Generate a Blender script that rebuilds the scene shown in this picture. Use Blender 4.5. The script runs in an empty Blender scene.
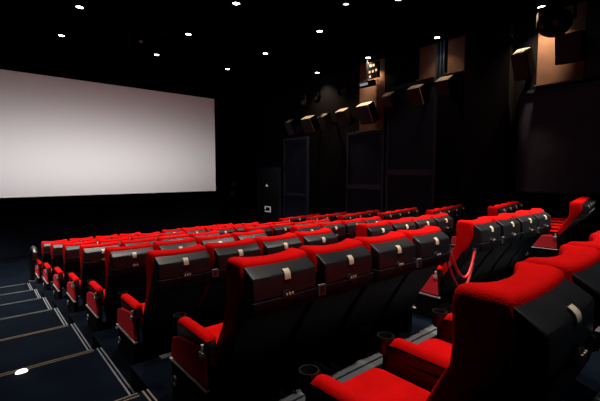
import bpy, bmesh, math, random
from mathutils import Vector, Matrix
random.seed(7)
PI = math.pi
scene = bpy.context.scene
COL = scene.collection

# ------------------------------------------------------------------ materials
def new_mat(name, col, rough=.6, metal=0., spec=.5, emit=None, es=0., bump=None, var=None, sheen=0.):
    m = bpy.data.materials.new(name); m.use_nodes = True
    nt = m.node_tree; b = nt.nodes['Principled BSDF']
    b.inputs['Base Color'].default_value = (*col, 1)
    b.inputs['Roughness'].default_value = rough
    b.inputs['Metallic'].default_value = metal
    b.inputs['Specular IOR Level'].default_value = spec
    if sheen:
        b.inputs['Sheen Weight'].default_value = sheen
        b.inputs['Sheen Roughness'].default_value = .5
        b.inputs['Sheen Tint'].default_value = (col[0], col[1], col[2], 1)
    if emit:
        b.inputs['Emission Color'].default_value = (*emit, 1)
        b.inputs['Emission Strength'].default_value = es
    if bump or var:
        tc = nt.nodes.new('ShaderNodeTexCoord')
    if bump:                                    # (kind, scale, strength, distance)
        kind, sc, st, di = bump
        if kind == 'noise':
            t = nt.nodes.new('ShaderNodeTexNoise'); t.inputs['Scale'].default_value = sc
            t.inputs['Detail'].default_value = 3; out = t.outputs['Fac']
        else:
            t = nt.nodes.new('ShaderNodeTexVoronoi'); t.inputs['Scale'].default_value = sc
            out = t.outputs['Distance']
        nt.links.new(tc.outputs['Object'], t.inputs['Vector'])
        bp = nt.nodes.new('ShaderNodeBump'); bp.inputs['Strength'].default_value = st
        bp.inputs['Distance'].default_value = di
        nt.links.new(out, bp.inputs['Height']); nt.links.new(bp.outputs['Normal'], b.inputs['Normal'])
    if var:                                     # (scale, amount)
        n = nt.nodes.new('ShaderNodeTexNoise'); n.inputs['Scale'].default_value = var[0]
        n.inputs['Detail'].default_value = 4
        nt.links.new(tc.outputs['Object'], n.inputs['Vector'])
        r = nt.nodes.new('ShaderNodeValToRGB')
        lo = 1 - var[1]; hi = 1 + var[1]
        r.color_ramp.elements[0].position = .3; r.color_ramp.elements[1].position = .7
        r.color_ramp.elements[0].color = (col[0]*lo, col[1]*lo, col[2]*lo, 1)
        r.color_ramp.elements[1].color = (min(1, col[0]*hi), min(1, col[1]*hi), min(1, col[2]*hi), 1)
        nt.links.new(n.outputs['Fac'], r.inputs['Fac']); nt.links.new(r.outputs['Color'], b.inputs['Base Color'])
    return m

RED = new_mat('red_upholstery', (.57, .0035, .0035), .95, spec=.04, bump=('voronoi', 170, .35, .004), var=(9, .12))
REDP = new_mat('red_panel_cloth', (.72, .035, .05), .95, spec=.04, bump=('voronoi', 240, .25, .003))
LEATHER = new_mat('black_leather', (.0095, .0100, .0135), .40, spec=.30, bump=('noise', 160, .12, .004), var=(6, .3))
LIT_TOP = new_mat('painted_lit_top', (.50, .48, .44), .5, spec=.3)  # speaker tops and edges, paled to stand for light falling on them
SHELL = new_mat('black_shell_plastic', (.004, .0046, .007), .5, spec=.2, bump=('noise', 60, .08, .004))
PLASTIC = new_mat('black_plastic', (.008, .008, .009), .35, spec=.5)
MATTE = new_mat('black_matte_metal', (.003, .003, .0036), .85, spec=.06)
IVORY = new_mat('ivory_plate', (.62, .54, .42), .45, spec=.5)
CHROME = new_mat('chrome', (.75, .75, .76), .22, metal=1)
ALU = new_mat('brushed_aluminium', (.30, .315, .335), .45, metal=.6)
DALU = new_mat('dull_aluminium', (.16, .17, .185), .5, metal=.5)
RAIL = new_mat('bright_rail', (.62, .63, .65), .4, metal=.5)
BRASS = new_mat('tan_step_edge', (.16, .12, .085), .55, metal=.3)
GREYPLATE = new_mat('grey_plate', (.16, .165, .18), .45, metal=.3)
CARPET = new_mat('dark_carpet', (.0015, .0034, .0075), .95, spec=.04, bump=('noise', 220, .5, .006), var=(3, .3))
WALLF = new_mat('navy_wall_cloth', (.011, .017, .034), .95, spec=.1, bump=('noise', 90, .3, .004))
WALLR = new_mat('black_wall_cloth', (.0028, .0040, .0062), .95, spec=.1, bump=('noise', 90, .3, .004))
PANEL = new_mat('dark_acoustic_cloth', (.040, .054, .088), .95, spec=.1, bump=('noise', 120, .35, .004), var=(4, .15))
PANELB = new_mat('navy_acoustic_cloth', (.014, .028, .056), .95, spec=.1, bump=('noise', 120, .35, .004), var=(4, .15))
FRAME = new_mat('blue_black_frame', (.024, .048, .088), .6, spec=.15)
BROWN = new_mat('brown_upper_wall', (.15, .10, .078), .9, spec=.1, bump=('noise', 30, .2, .004), var=(2.5, .15))
DOORM = new_mat('navy_door_paint', (.009, .014, .028), .6, spec=.3)
CEIL = new_mat('black_ceiling', (.0012, .0012, .0015), .98, spec=.0, bump=('noise', 40, .2, .004))
SCREEN = new_mat('matte_screen', (.80, .79, .80), .95, spec=.05)
MASK = new_mat('black_masking', (.0016, .0016, .002), .98, spec=.02)
LENS = new_mat('lamp_lens', (.9, .9, .9), .4, emit=(1, .93, .82), es=14)
LENSDIM = new_mat('dim_lamp_lens', (.9, .9, .9), .4, emit=(1, .95, .9), es=1.2)
STEPL = new_mat('step_lens', (.9, .9, .9), .4, emit=(1, .97, .93), es=2.2)
GLOW = new_mat('lit_lamp_pane', (.9, .8, .7), .4, emit=(1, .72, .52), es=.4)
BLUEGLOW = new_mat('bluish_lamp_pane', (.6, .7, .9), .4, emit=(.55, .68, 1), es=.32)
SIGNW = new_mat('backlit_sign_frame', (.8, .8, .75), .5, emit=(.95, .95, .85), es=.22)
HOUSING = new_mat('speaker_housing', (.003, .003, .0034), .8, spec=.03, bump=('noise', 80, .1, .003))
GRILLE = new_mat('speaker_grille', (.008, .008, .009), .6, spec=.4, bump=('voronoi', 120, .5, .004))
ROPE = new_mat('red_rope', (.62, .025, .035), .45, spec=.5)
STEEL = new_mat('dark_steel_tube', (.10, .10, .105), .35, metal=.6)

# ------------------------------------------------------------------ mesh helpers
def link(name, bm, mat, parent=None, smooth=True, bevel=0, seg=2, angle=35):
    bmesh.ops.recalc_face_normals(bm, faces=bm.faces[:])
    me = bpy.data.meshes.new(name); bm.to_mesh(me); bm.free()
    for m in (mat if isinstance(mat, (list, tuple)) else [mat]): me.materials.append(m)
    if smooth:
        me.polygons.foreach_set('use_smooth', [True]*len(me.polygons))
        me.set_sharp_from_angle(angle=math.radians(angle))
    o = bpy.data.objects.new(name, me); COL.objects.link(o)
    if parent: o.parent = parent
    if bevel:
        b = o.modifiers.new('edge', 'BEVEL'); b.width = bevel; b.segments = seg; b.limit_method = 'ANGLE'
        b.angle_limit = math.radians(30)
    return o

def box(bm, x0, x1, y0, y1, z0, z1, mi=0, mat=None):
    co = [(x, y, z) for x in (x0, x1) for y in (y0, y1) for z in (z0, z1)]
    v = [bm.verts.new(mat @ Vector(c) if mat else c) for c in co]
    for f in ((0, 1, 3, 2), (4, 6, 7, 5), (0, 4, 5, 1), (2, 3, 7, 6), (0, 2, 6, 4), (1, 5, 7, 3)):
        bm.faces.new([v[i] for i in f]).material_index = mi
    return v

def prism(bm, poly, x0, x1, mi=0):
    """extrude a (y, z) outline along x"""
    a = [bm.verts.new((x0, y, z)) for y, z in poly]; b = [bm.verts.new((x1, y, z)) for y, z in poly]
    n = len(poly)
    bm.faces.new(a).material_index = mi; bm.faces.new(b[::-1]).material_index = mi
    for i in range(n):
        bm.faces.new((a[i], a[(i+1) % n], b[(i+1) % n], b[i])).material_index = mi

def lathe(bm, prof, n=20, mat=None, mi=0):
    """revolve (r, z) about z; r = 0 closes"""
    rings = []
    for r, z in prof:
        if r < 1e-6: rings.append([bm.verts.new(mat @ Vector((0, 0, z)) if mat else (0, 0, z))])
        else:
            L = []
            for i in range(n):
                a = 2*PI*i/n; c = Vector((r*math.cos(a), r*math.sin(a), z))
                L.append(bm.verts.new(mat @ c if mat else c))
            rings.append(L)
    for A, B in zip(rings, rings[1:]):
        for i in range(n):
            j = (i+1) % n
            if len(A) == 1 and len(B) == 1: continue
            if len(A) == 1: f = bm.faces.new((A[0], B[i], B[j]))
            elif len(B) == 1: f = bm.faces.new((A[i], A[j], B[0]))
            else: f = bm.faces.new((A[i], A[j], B[j], B[i]))
            f.material_index = mi

def tube(bm, pts, r, n=10, mi=0):
    pts = [Vector(p) for p in pts]; rings = []
    up = Vector((0.13, 0.21, 0.97))
    for i, p in enumerate(pts):
        d = (pts[min(i+1, len(pts)-1)] - pts[max(i-1, 0)]).normalized()
        a = d.cross(up)
        if a.length < 1e-3: a = d.cross(Vector((1, 0, 0)))
        a.normalize(); b = d.cross(a).normalized()
        rings.append([bm.verts.new(p + r*(math.cos(2*PI*k/n)*a + math.sin(2*PI*k/n)*b)) for k in range(n)])
    for A, B in zip(rings, rings[1:]):
        for k in range(n): bm.faces.new((A[k], A[(k+1) % n], B[(k+1) % n], B[k])).material_index = mi
    bm.faces.new(rings[0][::-1]); bm.faces.new(rings[-1])

def rrect(rc, nx=14, nc=5):
    """rounded-rectangle loop in u in [-1,1], t in [0,1]; corner size rc=(du, dt)"""
    ru, rt = rc; L = []
    for k in range(nc+1):                      # corner rear-left -> goes rear edge
        a = PI + k/nc*PI/2; L.append((-1+ru+ru*math.cos(a), rt+rt*math.sin(a)))
    for k in range(1, nx): L.append((-1+ru+(2-2*ru)*k/nx, 0))
    for k in range(nc+1):
        a = 1.5*PI + k/nc*PI/2; L.append((1-ru+ru*math.cos(a), rt+rt*math.sin(a)))
    for k in range(nc+1):
        a = k/nc*PI/2; L.append((1-ru+ru*math.cos(a), 1-rt+rt*math.sin(a)))
    for k in range(1, nx): L.append((1-ru-(2-2*ru)*k/nx, 1))
    for k in range(nc+1):
        a = PI/2 + k/nc*PI/2; L.append((-1+ru+ru*math.cos(a), 1-rt+rt*math.sin(a)))
    return L

def loft(bm, levels, rc, round_top=.02, round_bot=.012, dip=0., nx=14):
    """levels: (z, hw, yb_c, yb_s, yf_c, yf_s): half width, rear y at centre/side, front y at centre/side"""
    loop = rrect(rc, nx)
    lv = []
    z, *r = levels[0]
    for k in range(3, 0, -1):
        a = k/3*PI/2; lv.append((z + round_bot*(1-math.cos(PI/2-a)) if False else z + round_bot*(1-math.sin(a)), r, round_bot*(1-math.cos(a))))
    for z, *r in levels[1:-1] if len(levels) > 2 else []: lv.append((z, r, 0))
    z, *r = levels[-1]
    for k in range(0, 5):
        a = k/4*PI/2; lv.append((z - round_top + round_top*math.sin(a), r, round_top*(1-math.cos(a))))
    zt = levels[-1][0]
    rings = []
    for z, (hw, ybc, ybs, yfc, yfs), ins in lv:
        R = []
        for u, t in loop:
            s = abs(u)**2.2
            yb = ybc+(ybs-ybc)*s+ins; yf = yfc+(yfs-yfc)*s-ins
            w = max(0, min(1, (z-(zt-.12))/.12))
            R.append(bm.verts.new((u*(hw-ins), yb+(yf-yb)*t, z - dip*w*(1-s))))
        rings.append(R)
    n = len(loop)
    for A, B in zip(rings, rings[1:]):
        for i in range(n): bm.faces.new((A[i], A[(i+1) % n], B[(i+1) % n], B[i]))
    # end caps as strips between rear and front half loops (keeps a curved plan valid)
    half = n//2
    for R, flip in ((rings[0], 1), (rings[-1], 0)):
        m = n - 1
        i, j = 0, m
        while j - i > 1:
            if j - i == 2:
                f = (R[i], R[i+1], R[j])
            else:
                f = (R[i], R[i+1], R[j-1], R[j])
            bm.faces.new(f); i += 1; j -= 1

def empty(name, loc=(0, 0, 0), rz=0):
    o = bpy.data.objects.new(name, None); COL.objects.link(o)
    o.empty_display_size = .2; o.location = loc; o.rotation_euler = (0, 0, rz); return o

def tag(o, label, cat, group=None, kind=None):
    o['label'] = label; o['category'] = cat
    if group: o['group'] = group
    if kind: o['kind'] = kind
    return o

def struct(name, bm, mat, **k):
    o = link(name, bm, mat, **k); o['kind'] = 'structure'; return o

def simple(name, x0, x1, y0, y1, z0, z1, mat, parent=None, bevel=0, st=False):
    bm = bmesh.new(); box(bm, x0, x1, y0, y1, z0, z1)
    o = link(name, bm, mat, parent, smooth=False, bevel=bevel)
    if st: o['kind'] = 'structure'
    return o

def copy_tree(o, parent=None):
    c = o.copy(); COL.objects.link(c)
    if parent: c.parent = parent
    for ch in list(o.children): copy_tree(ch, c)
    return c

# ------------------------------------------------------------------ layout numbers (metres)
D, S, P = 1.47, .184, .58        # row depth, rise per row, seat spacing
XE = -.455                       # edge between left aisle steps and the seat platforms
XR, YF, H = 9.6, 16.5, 5.5       # right wall, front wall, ceiling
XL, YB = -5.2, -4.6

# ------------------------------------------------------------------ room shell
n_trim = [0]
def trim(bm, mat, bevel=0):
    n_trim[0] += 1
    return struct('trim_%d' % n_trim[0], bm, mat, smooth=False, bevel=bevel)

FB = -2.2
C0 = -.33                        # aisle step edge relative to the row line
def zf(k): return -.022 if k == 0 else -S*k
for k in range(-3, 9):
    z = zf(k)
    y0 = D*k+.15; y1 = D*(k+1)+.15
    if k == 8: y1 = YF
    if k == -3: y0 = YB
    simple('floor', XE, XR, y0, y1, FB, z, CARPET, st=True)
    z = -S*k
    y0 = D*k+C0; y1 = D*(k+1)+C0
    if k == 8: y1 = YF
    if k == -3: y0 = YB
    simple('floor', XL, XE, y0, y1, FB, z, CARPET, st=True)
    if k < 8:
        ye = D*(k+1)+C0                          # aisle nosing
        bm = bmesh.new()
        box(bm, -2.9, XE-.09, ye-.052, ye-.040, z, z+.006); box(bm, -2.9, XE-.09, ye-.012, ye+.004, z, z+.006)
        box(bm, -2.9, XE-.09, ye, ye+.004, z-.02, z+.006)
        trim(bm, BRASS if k < 4 else DALU)
        bm = bmesh.new()                         # strip along the side of the steps
        box(bm, XE-.058, XE-.044, ye-1.3, ye, z, z+.006); box(bm, XE-.022, XE-.010, ye-1.3, ye, z, z+.006)
        trim(bm, BRASS if k < 2 else DALU if k < 4 else ALU)
        z = zf(k); yp = D*(k+1)+.15                         # platform edge behind each row
        bm = bmesh.new()
        box(bm, .0, 5.1, yp-.15, yp-.09, z, z+.008); box(bm, -.2, 5.1, yp-.07, yp+.005, z, z+.008)
        box(bm, .0, 5.1, yp, yp+.006, z-.04, z+.008)
        trim(bm, DALU)
simple('ceiling', XL-.2, XR+.2, YB-.2, YF+.2, H, H+.2, CEIL, st=True)
simple('wall_front', XL-.2, XR+.2, YF, YF+.2, FB, H, WALLF, st=True)
simple('wall_right', XR, XR+.2, YB-.2, YF, FB, H, WALLR, st=True)
simple('wall_left', XL-.2, XL, YB-.2, YF, FB, H, WALLR, st=True)
simple('wall_back', XL-.2, XR+.2, YB-.2, YB, FB, H, WALLR, st=True)

# screen with black masking around it
scr = empty('cinema_screen', (2.32, YF-.22, .67))
tag(scr, 'wide blank white cinema screen on the front wall', 'screen')
bm = bmesh.new(); box(bm, -5.13, 5.13, 0, .04, 0, 4.37); link('screen_sheet', bm, SCREEN, scr, smooth=False)
bm = bmesh.new()
box(bm, -5.6, 5.6, .05, .2, -.36, 0.0); box(bm, -5.6, 5.6, .05, .2, 4.37, 4.75)
box(bm, -5.6, -5.2, .05, .2, 0, 4.37); box(bm, 5.2, 5.9, .05, .2, -.36, 4.75)
box(bm, -5.6, 5.6, .05, .2, 0, 4.37)
link('masking_frame', bm, MASK, scr, smooth=False)
bm = bmesh.new(); box(bm, 7.95, XR, YF-.1, YF, FB+.75, H); trim(bm, MASK)

# right wall: panels that step down with the rake
def wall_panel(y0, y1, zb, zt, rail=None, mat=PANELB, fw=.09):
    bm = bmesh.new(); box(bm, XR-.05, XR, y0, y1, zb, zt); trim(bm, mat)
    bm = bmesh.new()
    box(bm, XR-.10, XR, y0-fw, y0, zb-fw, zt+fw); box(bm, XR-.10, XR, y1, y1+fw, zb-fw, zt+fw)
    box(bm, XR-.10, XR, y0, y1, zt, zt+fw); box(bm, XR-.10, XR, y0, y1, zb-fw, zb)
    if rail: box(bm, XR-.12, XR, y0, y1, rail[0], rail[1])
    trim(bm, FRAME, bevel=.008)
wall_panel(-.6, 3.52, 1.10, 3.55, None, PANEL, .08)
wall_panel(6.05, 7.72, -.75, 4.35, (1.44, 1.64), PANELB, .10)
wall_panel(8.02, 9.58, -.95, 2.95, (.92, 1.10), PANELB, .10)
wall_panel(12.02, 13.50, -1.30, 3.0, (.50, .62), PANELB, .10)
# brown wall bays above the panels, with pale ledges
def bay(y0, y1, z0):
    bm = bmesh.new(); box(bm, XR-.03, XR, y0, y1, z0, H); trim(bm, BROWN)
    bm = bmesh.new(); box(bm, XR-.22, XR, y0, y1, z0-.03, z0); trim(bm, BRASS, bevel=.004)
bay(2.25, 3.24, 3.72)
bay(7.98, 9.1, 3.06)
bay(6.06, 6.62, 4.48)
bay(5.1, 5.66, 4.48)
bm = bmesh.new()
for y in (5.72, 5.82, 5.94): box(bm, XR-.12, XR, y, y+.05, 4.3, H)
trim(bm, FRAME)
bm = bmesh.new(); box(bm, XR-.28, XR, 3.80, 5.02, -1.0, H); trim(bm, WALLR)
bm = bmesh.new(); box(bm, XR-.16, XR, 1.55, 2.2, 3.72, H); trim(bm, FRAME)

# exit door in the far right corner
bm = bmesh.new(); box(bm, XR-.07, XR, 13.95, 15.62, -1.47, 1.66)
dr = struct('door_1', bm, DOORM, smooth=False, bevel=.01)
bm = bmesh.new()
box(bm, XR-.12, XR, 13.80, 13.95, -1.47, 1.80); box(bm, XR-.12, XR, 15.62, 15.75, -1.47, 1.80)
box(bm, XR-.12, XR, 13.95, 15.62, 1.66, 1.80)
link('door_frame', bm, FRAME, dr, smooth=False)
bm = bmesh.new(); tube(bm, [(XR-.07, 15.5, -.42), (XR-.13, 15.5, -.42), (XR-.13, 15.5, .06), (XR-.07, 15.5, .06)], .015)
link('door_handle', bm, STEEL, dr)
sg = empty('wall_sign', (XR-.07, 14.85, -.24))
tag(sg, 'small pale square framed sign on the dark exit door', 'sign')
bm = bmesh.new()
box(bm, -.03, 0, -.25, .25, -.14, .14, 0)
link('backing_box', bm, MATTE, sg, smooth=False)
bm = bmesh.new()
box(bm, -.04, -.028, -.25, .25, .09, .14); box(bm, -.04, -.028, -.25, .25, -.14, -.09)
box(bm, -.04, -.028, -.25, -.17, -.09, .09); box(bm, -.04, -.028, .17, .25, -.02, .09)
link('lit_border', bm, SIGNW, sg, smooth=False)
bm = bmesh.new()
v = [bm.verts.new(c) for c in ((0, -.10, -.05), (0, .10, -.05), (0, 0, .07), (-.02, -.10, -.05), (-.02, .10, -.05), (-.02, 0, .07))]
for f in ((0, 1, 2), (5, 4, 3), (0, 3, 4, 1), (1, 4, 5, 2), (2, 5, 3, 0)): bm.faces.new([v[i] for i in f])
o = link('door_emblem', bm, SIGNW, dr, smooth=False)
o.location = (XR-.07, 14.95, .92)
bm = bmesh.new(); box(bm, 8.36, 8.62, YF-.14, YF-.1, .86, 1.08)
tag(link('wall_socket_panel', bm, GREYPLATE, smooth=False, bevel=.01), 'small grey panel on the black wall right of the screen', 'panel')
bm = bmesh.new(); box(bm, 8.30, 8.54, YF-.14, YF-.1, .42, .62)
tag(link('wall_control_panel', bm, GREYPLATE, smooth=False, bevel=.01), 'small dark grey panel below the grey panel beside the screen', 'panel')

# ------------------------------------------------------------------ cinema seat
def build_seat_parts():
    """one seat: Empty + children; returned dict of the parts that vary"""
    root = empty('cinema_chair')
    # red upholstered backrest with a winged headrest
    bm = bmesh.new()
    loft(bm, [(.40, .232, .38, .38, .50, .51), (.44, .236, .36, .36, .49, .50), (.56, .238, .30, .30, .435, .45),
              (.70, .242, .21, .215, .335, .365), (.82, .252, .135, .145, .245, .31), (.90, .262, .09, .10, .175, .268),
              (.97, .267, .06, .07, .145, .262), (1.03, .270, .035, .05, .160, .260), (1.09, .272, .040, .054, .172, .262),
              (1.12, .271, .046, .062, .180, .262), (1.180, .268, .052, .067, .188, .256)], (.10, .26), round_top=.035, dip=.011)
    link('backrest', bm, RED, root, angle=60)
    # black leather cover around the rear of the headrest
    bm = bmesh.new()
    loft(bm, [(.950, .246, -.030, -.024, .075, .085), (.958, .249, -.034, -.028, .075, .085), (1.02, .251, -.036, -.030, .070, .085),
              (1.076, .251, -.034, -.028, .066, .086), (1.088, .250, -.030, -.024, .066, .087), (1.098, .250, -.020, -.012, .066, .088),
              (1.125, .249, .022, .030, .075, .092), (1.156, .247, .060, .073, .082, .100)], (.045, .16), round_top=.010, round_bot=.005, dip=.005)
    hc = link('headrest_cover', bm, LEATHER, root, angle=28)
    # ivory plate folded over the ridge
    bm = bmesh.new()
    pts = [(-.0374, 1.052), (-.0370, 1.064), (-.0352, 1.078), (-.0310, 1.0905), (-.0215, 1.1005), (-.010, 1.108)]
    w = .023; A = []; t = .006
    for i, (y, z) in enumerate(pts):
        a = Vector(pts[min(i+1, len(pts)-1)]) - Vector(pts[max(i-1, 0)]); a.normalize()
        ny, nz = -a.y, a.x
        A.append([bm.verts.new((x, y+ny*q, z+nz*q)) for x, q in ((-w, 0), (w, 0), (w, t), (-w, t))])
    for a, b in zip(A, A[1:]):
        for i in range(4): bm.faces.new((a[i], a[(i+1) % 4], b[(i+1) % 4], b[i]))
    bm.faces.new(A[0]); bm.faces.new(A[-1][::-1])
    tagp = link('row_plate', bm, IVORY, hc, smooth=True)
    # lower rear shell
    bm = bmesh.new()
    loft(bm, [(.30, .246, .36, .36, .47, .47), (.34, .247, .345, .345, .46, .46), (.50, .248, .265, .27, .40, .40),
              (.60, .250, .20, .205, .34, .34), (.66, .262, .165, .172, .29, .29), (.74, .264, .11, .118, .23, .23), (.835, .264, .045, .055, .16, .17),
              (.850, .262, .010, .018, .14, .14), (.858, .260, -.028, -.022, .12, .12), (.90, .256, -.038, -.032, .10, .10),
              (.948, .255, -.045, -.039, .08, .09)], (.05, .12), round_top=.004, dip=0)
    bs = link('back_shell', bm, SHELL, root, angle=40)
    # round clip on the seam with three ivory prongs that paint in its glints
    bm = bmesh.new()
    M = Matrix.Translation((0, -.030, .952)) @ Matrix.Rotation(PI/2, 4, 'X') @ Matrix.Diagonal((1.3, 1, 1, 1))
    lathe(bm, [(0, .026), (.026, .026), (.036, .020), (.038, 0), (0, 0)], 20, M)
    cl = link('clip_boss', bm, PLASTIC, bs)
    bm = bmesh.new()
    for x in (-.026, -.002, .020): box(bm, x, x+.011, -.0605, -.054, .955, .972)
    link('clip_glints', bm, IVORY, cl, smooth=False, bevel=.002)
    # seat cushion
    bm = bmesh.new()
    loft(bm, [(.33, .215, .44, .44, .90, .88), (.35, .222, .43, .43, .93, .91), (.40, .228, .425, .425, .955, .935), (.44, .228, .425, .425, .955, .935),
              (.475, .226, .43, .43, .945, .925)], (.14, .10), round_top=.03, round_bot=.02, dip=.01)
    link('seat_cushion', bm, RED, root, angle=60)
    bm = bmesh.new(); box(bm, -.19, .19, .47, .86, 0, .05); box(bm, -.15, .15, .5, .8, .05, .335)
    link('pedestal', bm, MATTE, root, smooth=False, bevel=.015)
    return root

def armrest(root, x):
    bm = bmesh.new()
    prism(bm, [(.37, .50), (.50, .545), (.86, .515), (.90, .53), (.90, .585), (.86, .600), (.56, .598), (.40, .592)], x-.036, x+.036)
    prism(bm, [(.45, 0), (.92, 0), (.92, .53), (.45, .53)], x-.022, x+.022)
    a = link('armrest', bm, PLASTIC, root, smooth=False, bevel=.012)
    bm = bmesh.new()
    xs = [-.042, -.034, -.015, .015, .034, .042]; zs = [.600, .622, .632, .632, .622, .600]
    ys = [(.395, -.02), (.405, -.004), (.43, 0), (.82, .002), (.845, -.004), (.857, -.022)]
    R = [[bm.verts.new((x+q, y, max(.598, z+dz))) for q, z in zip(xs, zs)] for y, dz in ys]
    for A, B in zip(R, R[1:]):
        for i in range(5): bm.faces.new((A[i], A[i+1], B[i+1], B[i]))
        bm.faces.new((A[0], B[0], B[5], A[5]))
    bm.faces.new(R[0]); bm.faces.new(R[-1][::-1])
    link('arm_pad', bm, RED, a, angle=50)
    bm = bmesh.new()
    M = Matrix.Translation((x, .912, .525))
    lathe(bm, [(0, 0), (.036, 0), (.046, .02), (.050, .095), (.048, .101), (.043, .101), (.041, .095), (.036, .03), (0, .03)], 24, M)
    link('cup_holder', bm, PLASTIC, a)
    return a

def end_panel(root, x, s):
    """outer side of a row end; s = -1 for left, 1 for right"""
    bm = bmesh.new()
    prism(bm, [(.40, .29), (.955, .29), (.975, .32), (.97, .39), (.94, .455), (.84, .49), (.60, .525), (.50, .53), (.42, .49)], x+s*.022, x+s*.05)
    e = link('end_panel', bm, REDP, root, smooth=False, bevel=.008)
    bm = bmesh.new(); box(bm, x+s*.022, x+s*.056, .38, 1.0, .262, .278)
    link('base_rail', bm, RAIL, e, smooth=False, bevel=.003)
    bm = bmesh.new(); box(bm, x-.03, x+s*.05, .42, .97, 0, .262)
    pl = link('plinth', bm, MATTE, root, smooth=False, bevel=.01)
    bm = bmesh.new()
    M = Matrix.Translation((x+s*.05, .90, .13)) @ Matrix.Rotation(s*PI/2, 4, 'Y')
    lathe(bm, [(0, .004), (.026, .004), (.028, .012), (.038, .012), (.042, 0), (0, 0)], 20, M)
    link('aisle_light', bm, DALU, pl)
    bm = bmesh.new(); box(bm, x+s*.036, x+s*.06, .425, .445, .475, .575); box(bm, x+s*.036, x+s*.066, .415, .455, .49, .525)
    link('hinge_bracket', bm, RAIL, root, smooth=False, bevel=.003)

def side_plate(root):
    bm = bmesh.new()
    box(bm, .287-.031, .287+.031, -.046, -.030, .890, .965)
    o = link('seat_number_plate', bm, GREYPLATE, root, smooth=False, bevel=.002)
    bm = bmesh.new(); box(bm, .287-.024, .287+.024, -.048, -.0455, .899, .956)
    link('plate_face', bm, PLASTIC, o, smooth=False)

AX = .29
protos = {}
def proto(left_end, right_end, plate):
    key = (left_end, right_end, plate)
    if key not in protos:
        if 'base' not in protos: protos['base'] = build_seat_parts()
        base = protos['base']
        r = copy_tree(base) if protos.get('used') else base
        protos['used'] = True
        if protos.get('clean') is None:
            protos['clean'] = [c.name for c in base.children]
        for c in list(r.children):                 # base may already carry variant parts
            if not any(c.name.startswith(n) for n in ('backrest', 'headrest_cover', 'back_shell', 'seat_cushion', 'pedestal')):
                for g in list(c.children): bpy.data.objects.remove(g)
                bpy.data.objects.remove(c)
        armrest(r, -AX)
        if left_end: end_panel(r, -AX, -1)
        if right_end:
            armrest(r, AX); end_panel(r, AX, 1)
        if plate: side_plate(r)
        protos[key] = [r, False]
    r, used = protos[key]
    if not used:
        protos[key][1] = True
        return r
    return copy_tree(r)

ROWS = ['nearest', 'second-nearest', 'third-nearest', 'fourth-nearest', 'fifth-nearest', 'sixth-nearest', 'seventh-nearest', 'farthest']
ORD = ['first', 'second', 'third', 'fourth']
jobs = []
for k in range(8):
    for b in range(3):
        for i in range(4):
            if k == 0 and b > 0: continue
            jobs.append((k, b, i))
# prototypes are all made before any is moved or copied away
variants = {}
for k, b, i in jobs:
    v = (i == 0, i == 3, i in (0, 2) and b != 1 or b == 1 and i in (0, 2))
    variants.setdefault(v, None)
for k, b, i in jobs:
    o = proto(i == 0, i == 3, i in (0, 2))
    y = D*k; z = zf(k)
    if b < 2:
        o.location = (P*(i + 5*b), y, z); o.rotation_euler = (0, 0, 0)
    else:
        th = math.radians(9)
        o.location = (7.2 + .575*i*math.cos(th), y+.06+.575*i*math.sin(th), z); o.rotation_euler = (0, 0, th)
    bank = ['left block', 'middle block', 'right block by the wall'][b]
    extra = ['black-backed red cinema seat'][0]
    if k == 0:
        lab = 'large red cinema seat, %s from left in the nearest row' % ORD[i]
    else:
        lab = '%s, %s from left of the %s, %s row' % (extra, ORD[i], bank, ROWS[k])
    tag(o, lab, 'seat', 'cinema seats in the %s' % bank)

# ------------------------------------------------------------------ red ropes across the gap, second-nearest row
def rope(name, a, b, sag, label, skew):
    bm = bmesh.new(); A = Vector(a); B = Vector(b); pts = []
    for i in range(25):
        t = i/24; p = A.lerp(B, t); p.z -= sag*(1-abs(2*t-1)**2.0)
        p.y -= .02*math.sin(PI*t); pts.append(p)
    base = empty(name, (0, 0, 0))
    tube(bm, pts, .0135, 10); link('cord', bm, ROPE, base)
    bm = bmesh.new()
    for p in (A, B): lathe(bm, [(0, -.03), (.018, -.03), (.020, 0), (.018, .02), (0, .02)], 12, Matrix.Translation(p))
    link('hook_ends', bm, CHROME, base)
    tag(base, label, 'rope', 'red ropes across the seat gap')
rope('barrier_rope', (2.065, 1.47, .75), (2.575, 1.47, .70), .27, 'upper red rope hanging across the gap in the second-nearest row', 0)
rope('barrier_rope', (2.065, 1.49, .63), (2.575, 1.49, .56), .26, 'lower red rope hanging across the gap in the second-nearest row', 0)

# ------------------------------------------------------------------ end rail by the farthest row, floor lamp
rl = empty('handrail', (XE+.08, 11.62, -S*7))
tag(rl, 'black bent tube handrail at the aisle end of the farthest row', 'handrail')
bm = bmesh.new()
pts = [(0, 0, 0), (0, 0, .68)] + [(0, -.55*math.sin(a*PI/2), .72+.22*(1-math.cos(a*PI/2)) if False else .72+.22*math.sin(a*PI/2)*(2-math.sin(a*PI/2))) for a in (.15, .3, .5, .7, .85, 1)] + [(0, -.72, .92), (0, -.80, .86), (0, -.82, .70)]
tube(bm, pts, .058, 12); link('bent_tube', bm, PLASTIC, rl)
bm = bmesh.new(); lathe(bm, [(0, .02), (.06, .02), (.085, .012), (.09, 0), (0, 0)], 20); link('base_flange', bm, STEEL, rl)
bm = bmesh.new(); lathe(bm, [(0, .026), (.07, .024), (.085, .018), (.095, .010), (.10, 0), (0, 0)], 24)
fl = link('step_lamp', bm, [STEPL], smooth=True)
fl.scale = (.5, .30, 1); fl.location = (-1.17, D*3+C0-.09, -S*2+.006)
tag(fl, 'small bright oval lamp set in the edge of an aisle step', 'lamp')

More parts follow.
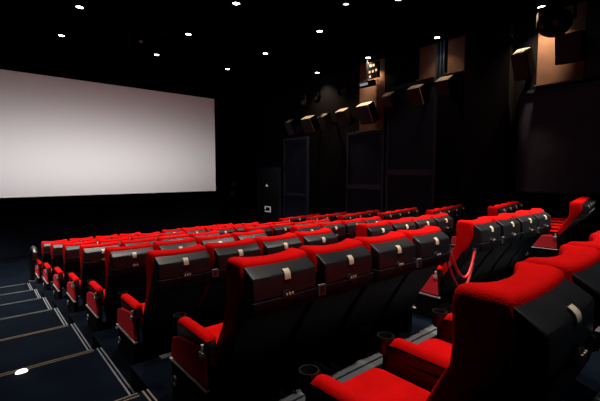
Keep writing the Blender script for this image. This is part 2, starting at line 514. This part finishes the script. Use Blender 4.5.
# ------------------------------------------------------------------ ceiling downlights
def downlight(x, y, power, label, r=.078, cone=70, colr=(1, .91, .80), dim=False, group='round ceiling downlights', blend=.7, aim=None):
    e = empty('ceiling_downlight', (x, y, H))
    bm = bmesh.new(); lathe(bm, [(r+.002, -.012), (r+.03, -.010), (r+.035, 0), (r+.002, 0), (r+.002, -.012)], 24); link('trim_ring', bm, MATTE, e)
    bm = bmesh.new(); lathe(bm, [(0, -.016), (r*.7, -.015), (r, -.004), (r, 0), (0, 0)], 24); link('lens', bm, LENSDIM if dim else LENS, e)
    tag(e, label, 'lamp', group)
    if power:
        L = bpy.data.lights.new('spot', 'SPOT'); L.energy = power; L.color = colr; L.spot_size = math.radians(cone); L.spot_blend = blend
        L.shadow_soft_size = .06
        lo = bpy.data.objects.new('spot', L); COL.objects.link(lo); lo.parent = e; lo.location = (0, 0, -.05)
        if aim:
            lo.rotation_euler = aim
    return e
XN = {-2.05: 'unseen far left', .7: 'left', 3.45: 'middle', 6.15: 'right'}  # far left column is out of view, added to brighten the end panels
NB = .35
YN = {12.76: 'farthest row of lights', 10.27: 'second-farthest row of lights', 7.65: 'third-farthest row of lights',
      5.03: 'fourth-farthest row of lights', 2.45: 'fifth-farthest row of lights', NB: 'lights over the nearest seats'}
PW = {}
for y in YN:
    for x in XN: PW[(x, y)] = 900 if y < 4 else 720
PW[(-2.05, NB)] = PW[(-2.05, 2.45)] = 0; PW[(-2.05, 5.03)] = 450; PW[(-2.05, 7.65)] = 1000; PW[(-2.05, 10.27)] = 1600; PW[(-2.05, 12.76)] = 2600; PW[(.7, NB)] = 620; PW[(3.45, NB)] = 800; PW[(6.15, NB)] = 900; PW[(.7, 2.45)] = 380; PW[(.7, 5.03)] = 700
for (x, y), p in PW.items():
    downlight(x, y, p, 'round white ceiling downlight, %s one of the %s' % (XN[x], YN[y]))
for y, t, pw in ((3.05, 'above the black dome fixture', 400), (5.77, 'above the narrow lit wall strips', 45), (8.35, 'above the lit brown wall bay', 600), (10.91, 'farthest along the speaker wall', 250)):
    downlight(9.12, y, pw, 'small ceiling downlight by the right wall, ' + t, r=.08, cone=110, colr=(1, .62, .36), group='downlights along the speaker wall', blend=.8)
downlight(3.45, -2.3, 420, 'added fill downlight behind the nearest row, middle one', colr=(.86, .92, 1))  # cool fill added behind the camera for the seat backs
downlight(6.15, -2.3, 420, 'added fill downlight behind the nearest row, nearest the right wall', colr=(.86, .92, 1))  # second added cool fill, also out of view
al = Vector((3.9, 1.5, .85)) - Vector((4.9, -1.9, H))
downlight(4.9, -1.9, 1500, 'unseen added downlight behind the nearest row, aimed at the middle block', r=.078, cone=27, colr=(1, .84, .66), blend=.5, aim=al.to_track_quat('-Z', 'Y').to_euler())  # unseen spot, added to light the backs of the middle block
downlight(5.44, 6.0, 0, 'faint round ceiling lamp between two rows of downlights', r=.07, dim=True)
bm = bmesh.new(); lathe(bm, [(0, -.05), (.03, -.05), (.05, -.02), (.07, 0), (0, 0)], 16)
o = link('ceiling_sensor', bm, GREYPLATE); o.location = (2.61, 11.74, H); tag(o, 'small grey sensor on the black ceiling among the downlights', 'sensor')
bm = bmesh.new(); tube(bm, [(1.1, 9.3, H-.06), (4.2, 11.4, H-.06)], .02); tube(bm, [(1.1, 9.3, H-.06), (1.1, 9.3, H)], .012); tube(bm, [(4.2, 11.4, H-.06), (4.2, 11.4, H)], .012)
tag(link('ceiling_conduit', bm, MATTE), 'thin dark conduit running across the black ceiling', 'pipe')

# ------------------------------------------------------------------ wall speakers
def speaker(y, z, w, h, d, label, yaw=0., tilt=30, x=XR-.62, edge=False, paint_top=True):
    y = -.36+(y+.36)*.98; z = 1.51+(z-1.51)*.98
    """box facing -x tilted down; (y, z) = centre"""
    e = empty('wall_speaker', (x, y, z))
    R = Matrix.Rotation(math.radians(yaw), 4, 'Z') @ Matrix.Rotation(math.radians(-tilt), 4, 'Y')
    bm = bmesh.new(); box(bm, -d/2, d/2, -w/2, w/2, -h/2, h/2, 0, R); link('cabinet', bm, HOUSING, e, smooth=False, bevel=.012)
    bm = bmesh.new(); box(bm, -d/2-.018, -d/2, -w/2+.02, w/2-.02, -h/2+.02, h/2-.02, 0, R); link('grille', bm, GRILLE, e, smooth=False, bevel=.006)
    bm = bmesh.new(); box(bm, 0, XR-x, -.05, .05, -.05, .05)
    link('bracket', bm, MATTE, e, smooth=False)
    if paint_top:
        bm = bmesh.new(); box(bm, -d/2+.03, d/2-.03, -w/2+.03, w/2-.03, h/2, h/2+.012, 0, R); link('lit_top_paint', bm, LIT_TOP, e, smooth=False, bevel=.004)  # pale plate paints in the lit top
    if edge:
        bm = bmesh.new(); box(bm, -d/2-.022, -d/2+.01, -w/2-.012, -w/2+.008, -h/2+.05, h/2, 0, R); link('lit_edge_paint', bm, LIT_TOP, e, smooth=False, bevel=.003)  # pale strip paints in the lit edge
    tag(e, label, 'speaker', 'black speakers along the right wall')
    return e
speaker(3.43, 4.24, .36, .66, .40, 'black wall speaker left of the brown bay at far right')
speaker(2.44, 4.40, .52, .64, .34, 'boxy black speaker below the black dome fixture, at the right', paint_top=False, tilt=10)
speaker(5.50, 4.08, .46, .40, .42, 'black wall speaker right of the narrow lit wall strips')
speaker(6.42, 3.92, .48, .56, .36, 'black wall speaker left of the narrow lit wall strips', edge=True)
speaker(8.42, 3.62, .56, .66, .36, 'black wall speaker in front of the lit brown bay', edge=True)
speaker(7.45, 3.95, .36, .42, .32, 'dim wall speaker just right of the lit brown bay', paint_top=False)
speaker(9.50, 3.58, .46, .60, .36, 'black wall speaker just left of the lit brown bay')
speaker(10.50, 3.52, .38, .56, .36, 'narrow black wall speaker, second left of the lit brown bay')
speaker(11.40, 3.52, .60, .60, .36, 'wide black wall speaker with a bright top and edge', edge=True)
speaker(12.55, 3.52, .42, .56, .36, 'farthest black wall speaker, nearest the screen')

# moving-head dome fixture hanging near the right wall
e = empty('hanging_moving_head', (XR-.62, 2.72, H))
tag(e, 'round black moving-head stage light hanging above the brown bay', 'stage light')
bm = bmesh.new(); box(bm, -.16, .16, -.16, .16, -.10, 0); link('base_box', bm, MATTE, e, smooth=False, bevel=.02)
bm = bmesh.new()
for q in (-1, 1): box(bm, -.06, .06, q*.39-.02, q*.39+.02, -.52, -.06)
box(bm, -.06, .06, -.41, .41, -.13, -.08); link('yoke', bm, MATTE, e, smooth=False, bevel=.012)
bm = bmesh.new()
M = Matrix.Translation((0, 0, -.48)) @ Matrix.Rotation(math.radians(14), 4, 'Y')
lathe(bm, [(0, .24), (.20, .22), (.31, .14), (.355, .03), (.36, -.05), (.34, -.13), (.28, -.22), (.18, -.29), (.08, -.325), (0, -.33)], 32, M)
link('lamp_head', bm, MATTE, e, angle=25)
for a, b in ((-.2, .16), (-.24, -.12)):
    bm = bmesh.new(); lathe(bm, [(0, .03), (.05, .028), (.065, 0), (0, 0)], 16, Matrix.Translation((a-.08, b, -.60)) @ Matrix.Rotation(math.radians(-125), 4, 'Y'))
    link('front_lens', bm, PLASTIC, e)

# stage lamps on a bar above the lit bay
def can(x, y, z, label, r=.11, L=.34, tilt=40, yaw=0, pane=None):
    e = empty('hanging_stage_light', (x, y, z))
    R = Matrix.Rotation(math.radians(yaw), 4, 'Z') @ Matrix.Rotation(math.radians(tilt), 4, 'Y')
    bm = bmesh.new(); lathe(bm, [(0, L/2), (r*.6, L/2), (r*.9, L*.3), (r, 0), (r, -L/2), (r*.92, -L/2), (r*.9, -L*.35), (0, -L*.35)], 20, R)
    link('can_body', bm, HOUSING, e)
    bm = bmesh.new()
    for s in (-1, 1): box(bm, -.02, .02, s*(r+.005), s*(r+.02), -.04, .30)
    box(bm, -.02, .02, -(r+.02), r+.02, .28, .31); box(bm, -.015, .015, -.015, .015, .30, H-z)
    link('yoke', bm, MATTE, e, smooth=False)
    tag(e, label, 'stage light', 'stage lamps near the right wall')
    return e
can(9.0, 9.45, 4.52, 'small stage lamp can left of the lit brown bay', r=.10, L=.3, tilt=55)
can(9.0, 10.75, 4.45, 'dark stage lamp can hanging above the wide bright-topped speaker', r=.10, L=.3, tilt=30)
can(9.0, 11.6, 4.4, 'dark stage lamp can hanging above the narrow farther speakers', r=.10, L=.3, tilt=35)
can(9.0, 3.75, 4.95, 'dark stage lamp can left of the black dome fixture', r=.10, L=.3, tilt=50, yaw=30)
# flood lamp with a lit four-pane face
e = empty('hanging_flood_light', (XR-.42, 8.15, H))
tag(e, 'flood lamp with small lit square panes above the brown bay', 'stage light')
bm = bmesh.new(); box(bm, -.04, .06, -.22, .22, -.72, -.18); box(bm, -.02, .02, -.02, .02, -.2, 0); link('lamp_body', bm, MATTE, e, smooth=False, bevel=.01)
for dy, dz in ((.10, -.30), (-.03, -.30), (.14, -.50), (.0, -.50), (-.14, -.48), (.12, -.66)):
    bm = bmesh.new(); box(bm, -.052, -.04, dy-.034, dy+.034, dz-.036, dz+.036); link('lit_pane', bm, GLOW, e, smooth=False)
e = empty('hanging_strip_light', (XR-.45, 8.42, 4.62))
tag(e, 'dark strip lamp with a bluish face left of the lit panes', 'stage light')
bm = bmesh.new(); box(bm, -.07, .09, -.34, .34, -.09, .09); box(bm, -.02, .02, -.03, .03, .09, H-4.62); link('lamp_body', bm, MATTE, e, smooth=False, bevel=.015)
bm = bmesh.new(); box(bm, -.082, -.07, -.10, .24, -.05, .03); link('lit_face', bm, BLUEGLOW, e, smooth=False)

# ------------------------------------------------------------------ light: unseen projector, faint room bounce
L = bpy.data.lights.new('unseen_projector_beam', 'SPOT'); L.energy = 14300; L.color = (1, .965, .955); L.spot_size = math.radians(50); L.spot_blend = .6; L.shadow_soft_size = .03
o = bpy.data.objects.new('unseen_projector_beam', L); COL.objects.link(o); o.location = (2.3, YB+.2, 4.9)  # unseen projector, put in to light the screen
d = Vector((2.32, YF-.2, 2.85)) - o.location
o.rotation_euler = d.to_track_quat('-Z', 'Y').to_euler()
# the projector's gate: a soft-edged rectangle the shape of the screen, with the screen's bright patch shaped into the beam
L.use_nodes = True; nt = L.node_tree; em = nt.nodes['Emission']
tc = nt.nodes.new('ShaderNodeTexCoord'); sp = nt.nodes.new('ShaderNodeSeparateXYZ'); nt.links.new(tc.outputs['Normal'], sp.inputs[0])
def mth(op, a, b=None):
    n = nt.nodes.new('ShaderNodeMath'); n.operation = op
    for i, v in enumerate((a, b)):
        if v is None: continue
        if isinstance(v, (int, float)): n.inputs[i].default_value = v
        else: nt.links.new(v, n.inputs[i])
    return n.outputs[0]
az = mth('ABSOLUTE', sp.outputs['Z'])
u = mth('DIVIDE', sp.outputs['X'], az); v = mth('DIVIDE', sp.outputs['Y'], az)
gate = mth('MULTIPLY', mth('LESS_THAN', mth('ABSOLUTE', u), 5.15/20.75), mth('LESS_THAN', mth('ABSOLUTE', v), 2.20/20.75))
du = mth('DIVIDE', mth('ADD', u, .04), .30); dv = mth('DIVIDE', mth('ADD', v, .05), .092)
g = mth('EXPONENT', mth('MULTIPLY', mth('ADD', mth('MULTIPLY', du, du), mth('MULTIPLY', dv, dv)), -1.0))
nt.links.new(mth('MULTIPLY', gate, mth('ADD', mth('MULTIPLY', g, 1.0), .06)), em.inputs['Strength'])
w = bpy.data.worlds.new('world'); scene.world = w; w.use_nodes = True
w.node_tree.nodes['Background'].inputs[0].default_value = (.35, .5, 1, 1); w.node_tree.nodes['Background'].inputs[1].default_value = .0

# ------------------------------------------------------------------ camera
cam = bpy.data.cameras.new('camera'); cam.sensor_width = 36; cam.lens = 36*381.04/600; cam.clip_start = .02
co = bpy.data.objects.new('camera', cam); COL.objects.link(co)
co.location = (-1.432, -.358, 1.5115); co.rotation_euler = (PI/2-.071, 0, -.708)
scene.camera = co
vs = scene.view_settings
vs.view_transform = 'Standard'; vs.look = 'None'; vs.gamma = 1; vs.exposure = 0; vs.use_curve_mapping = False
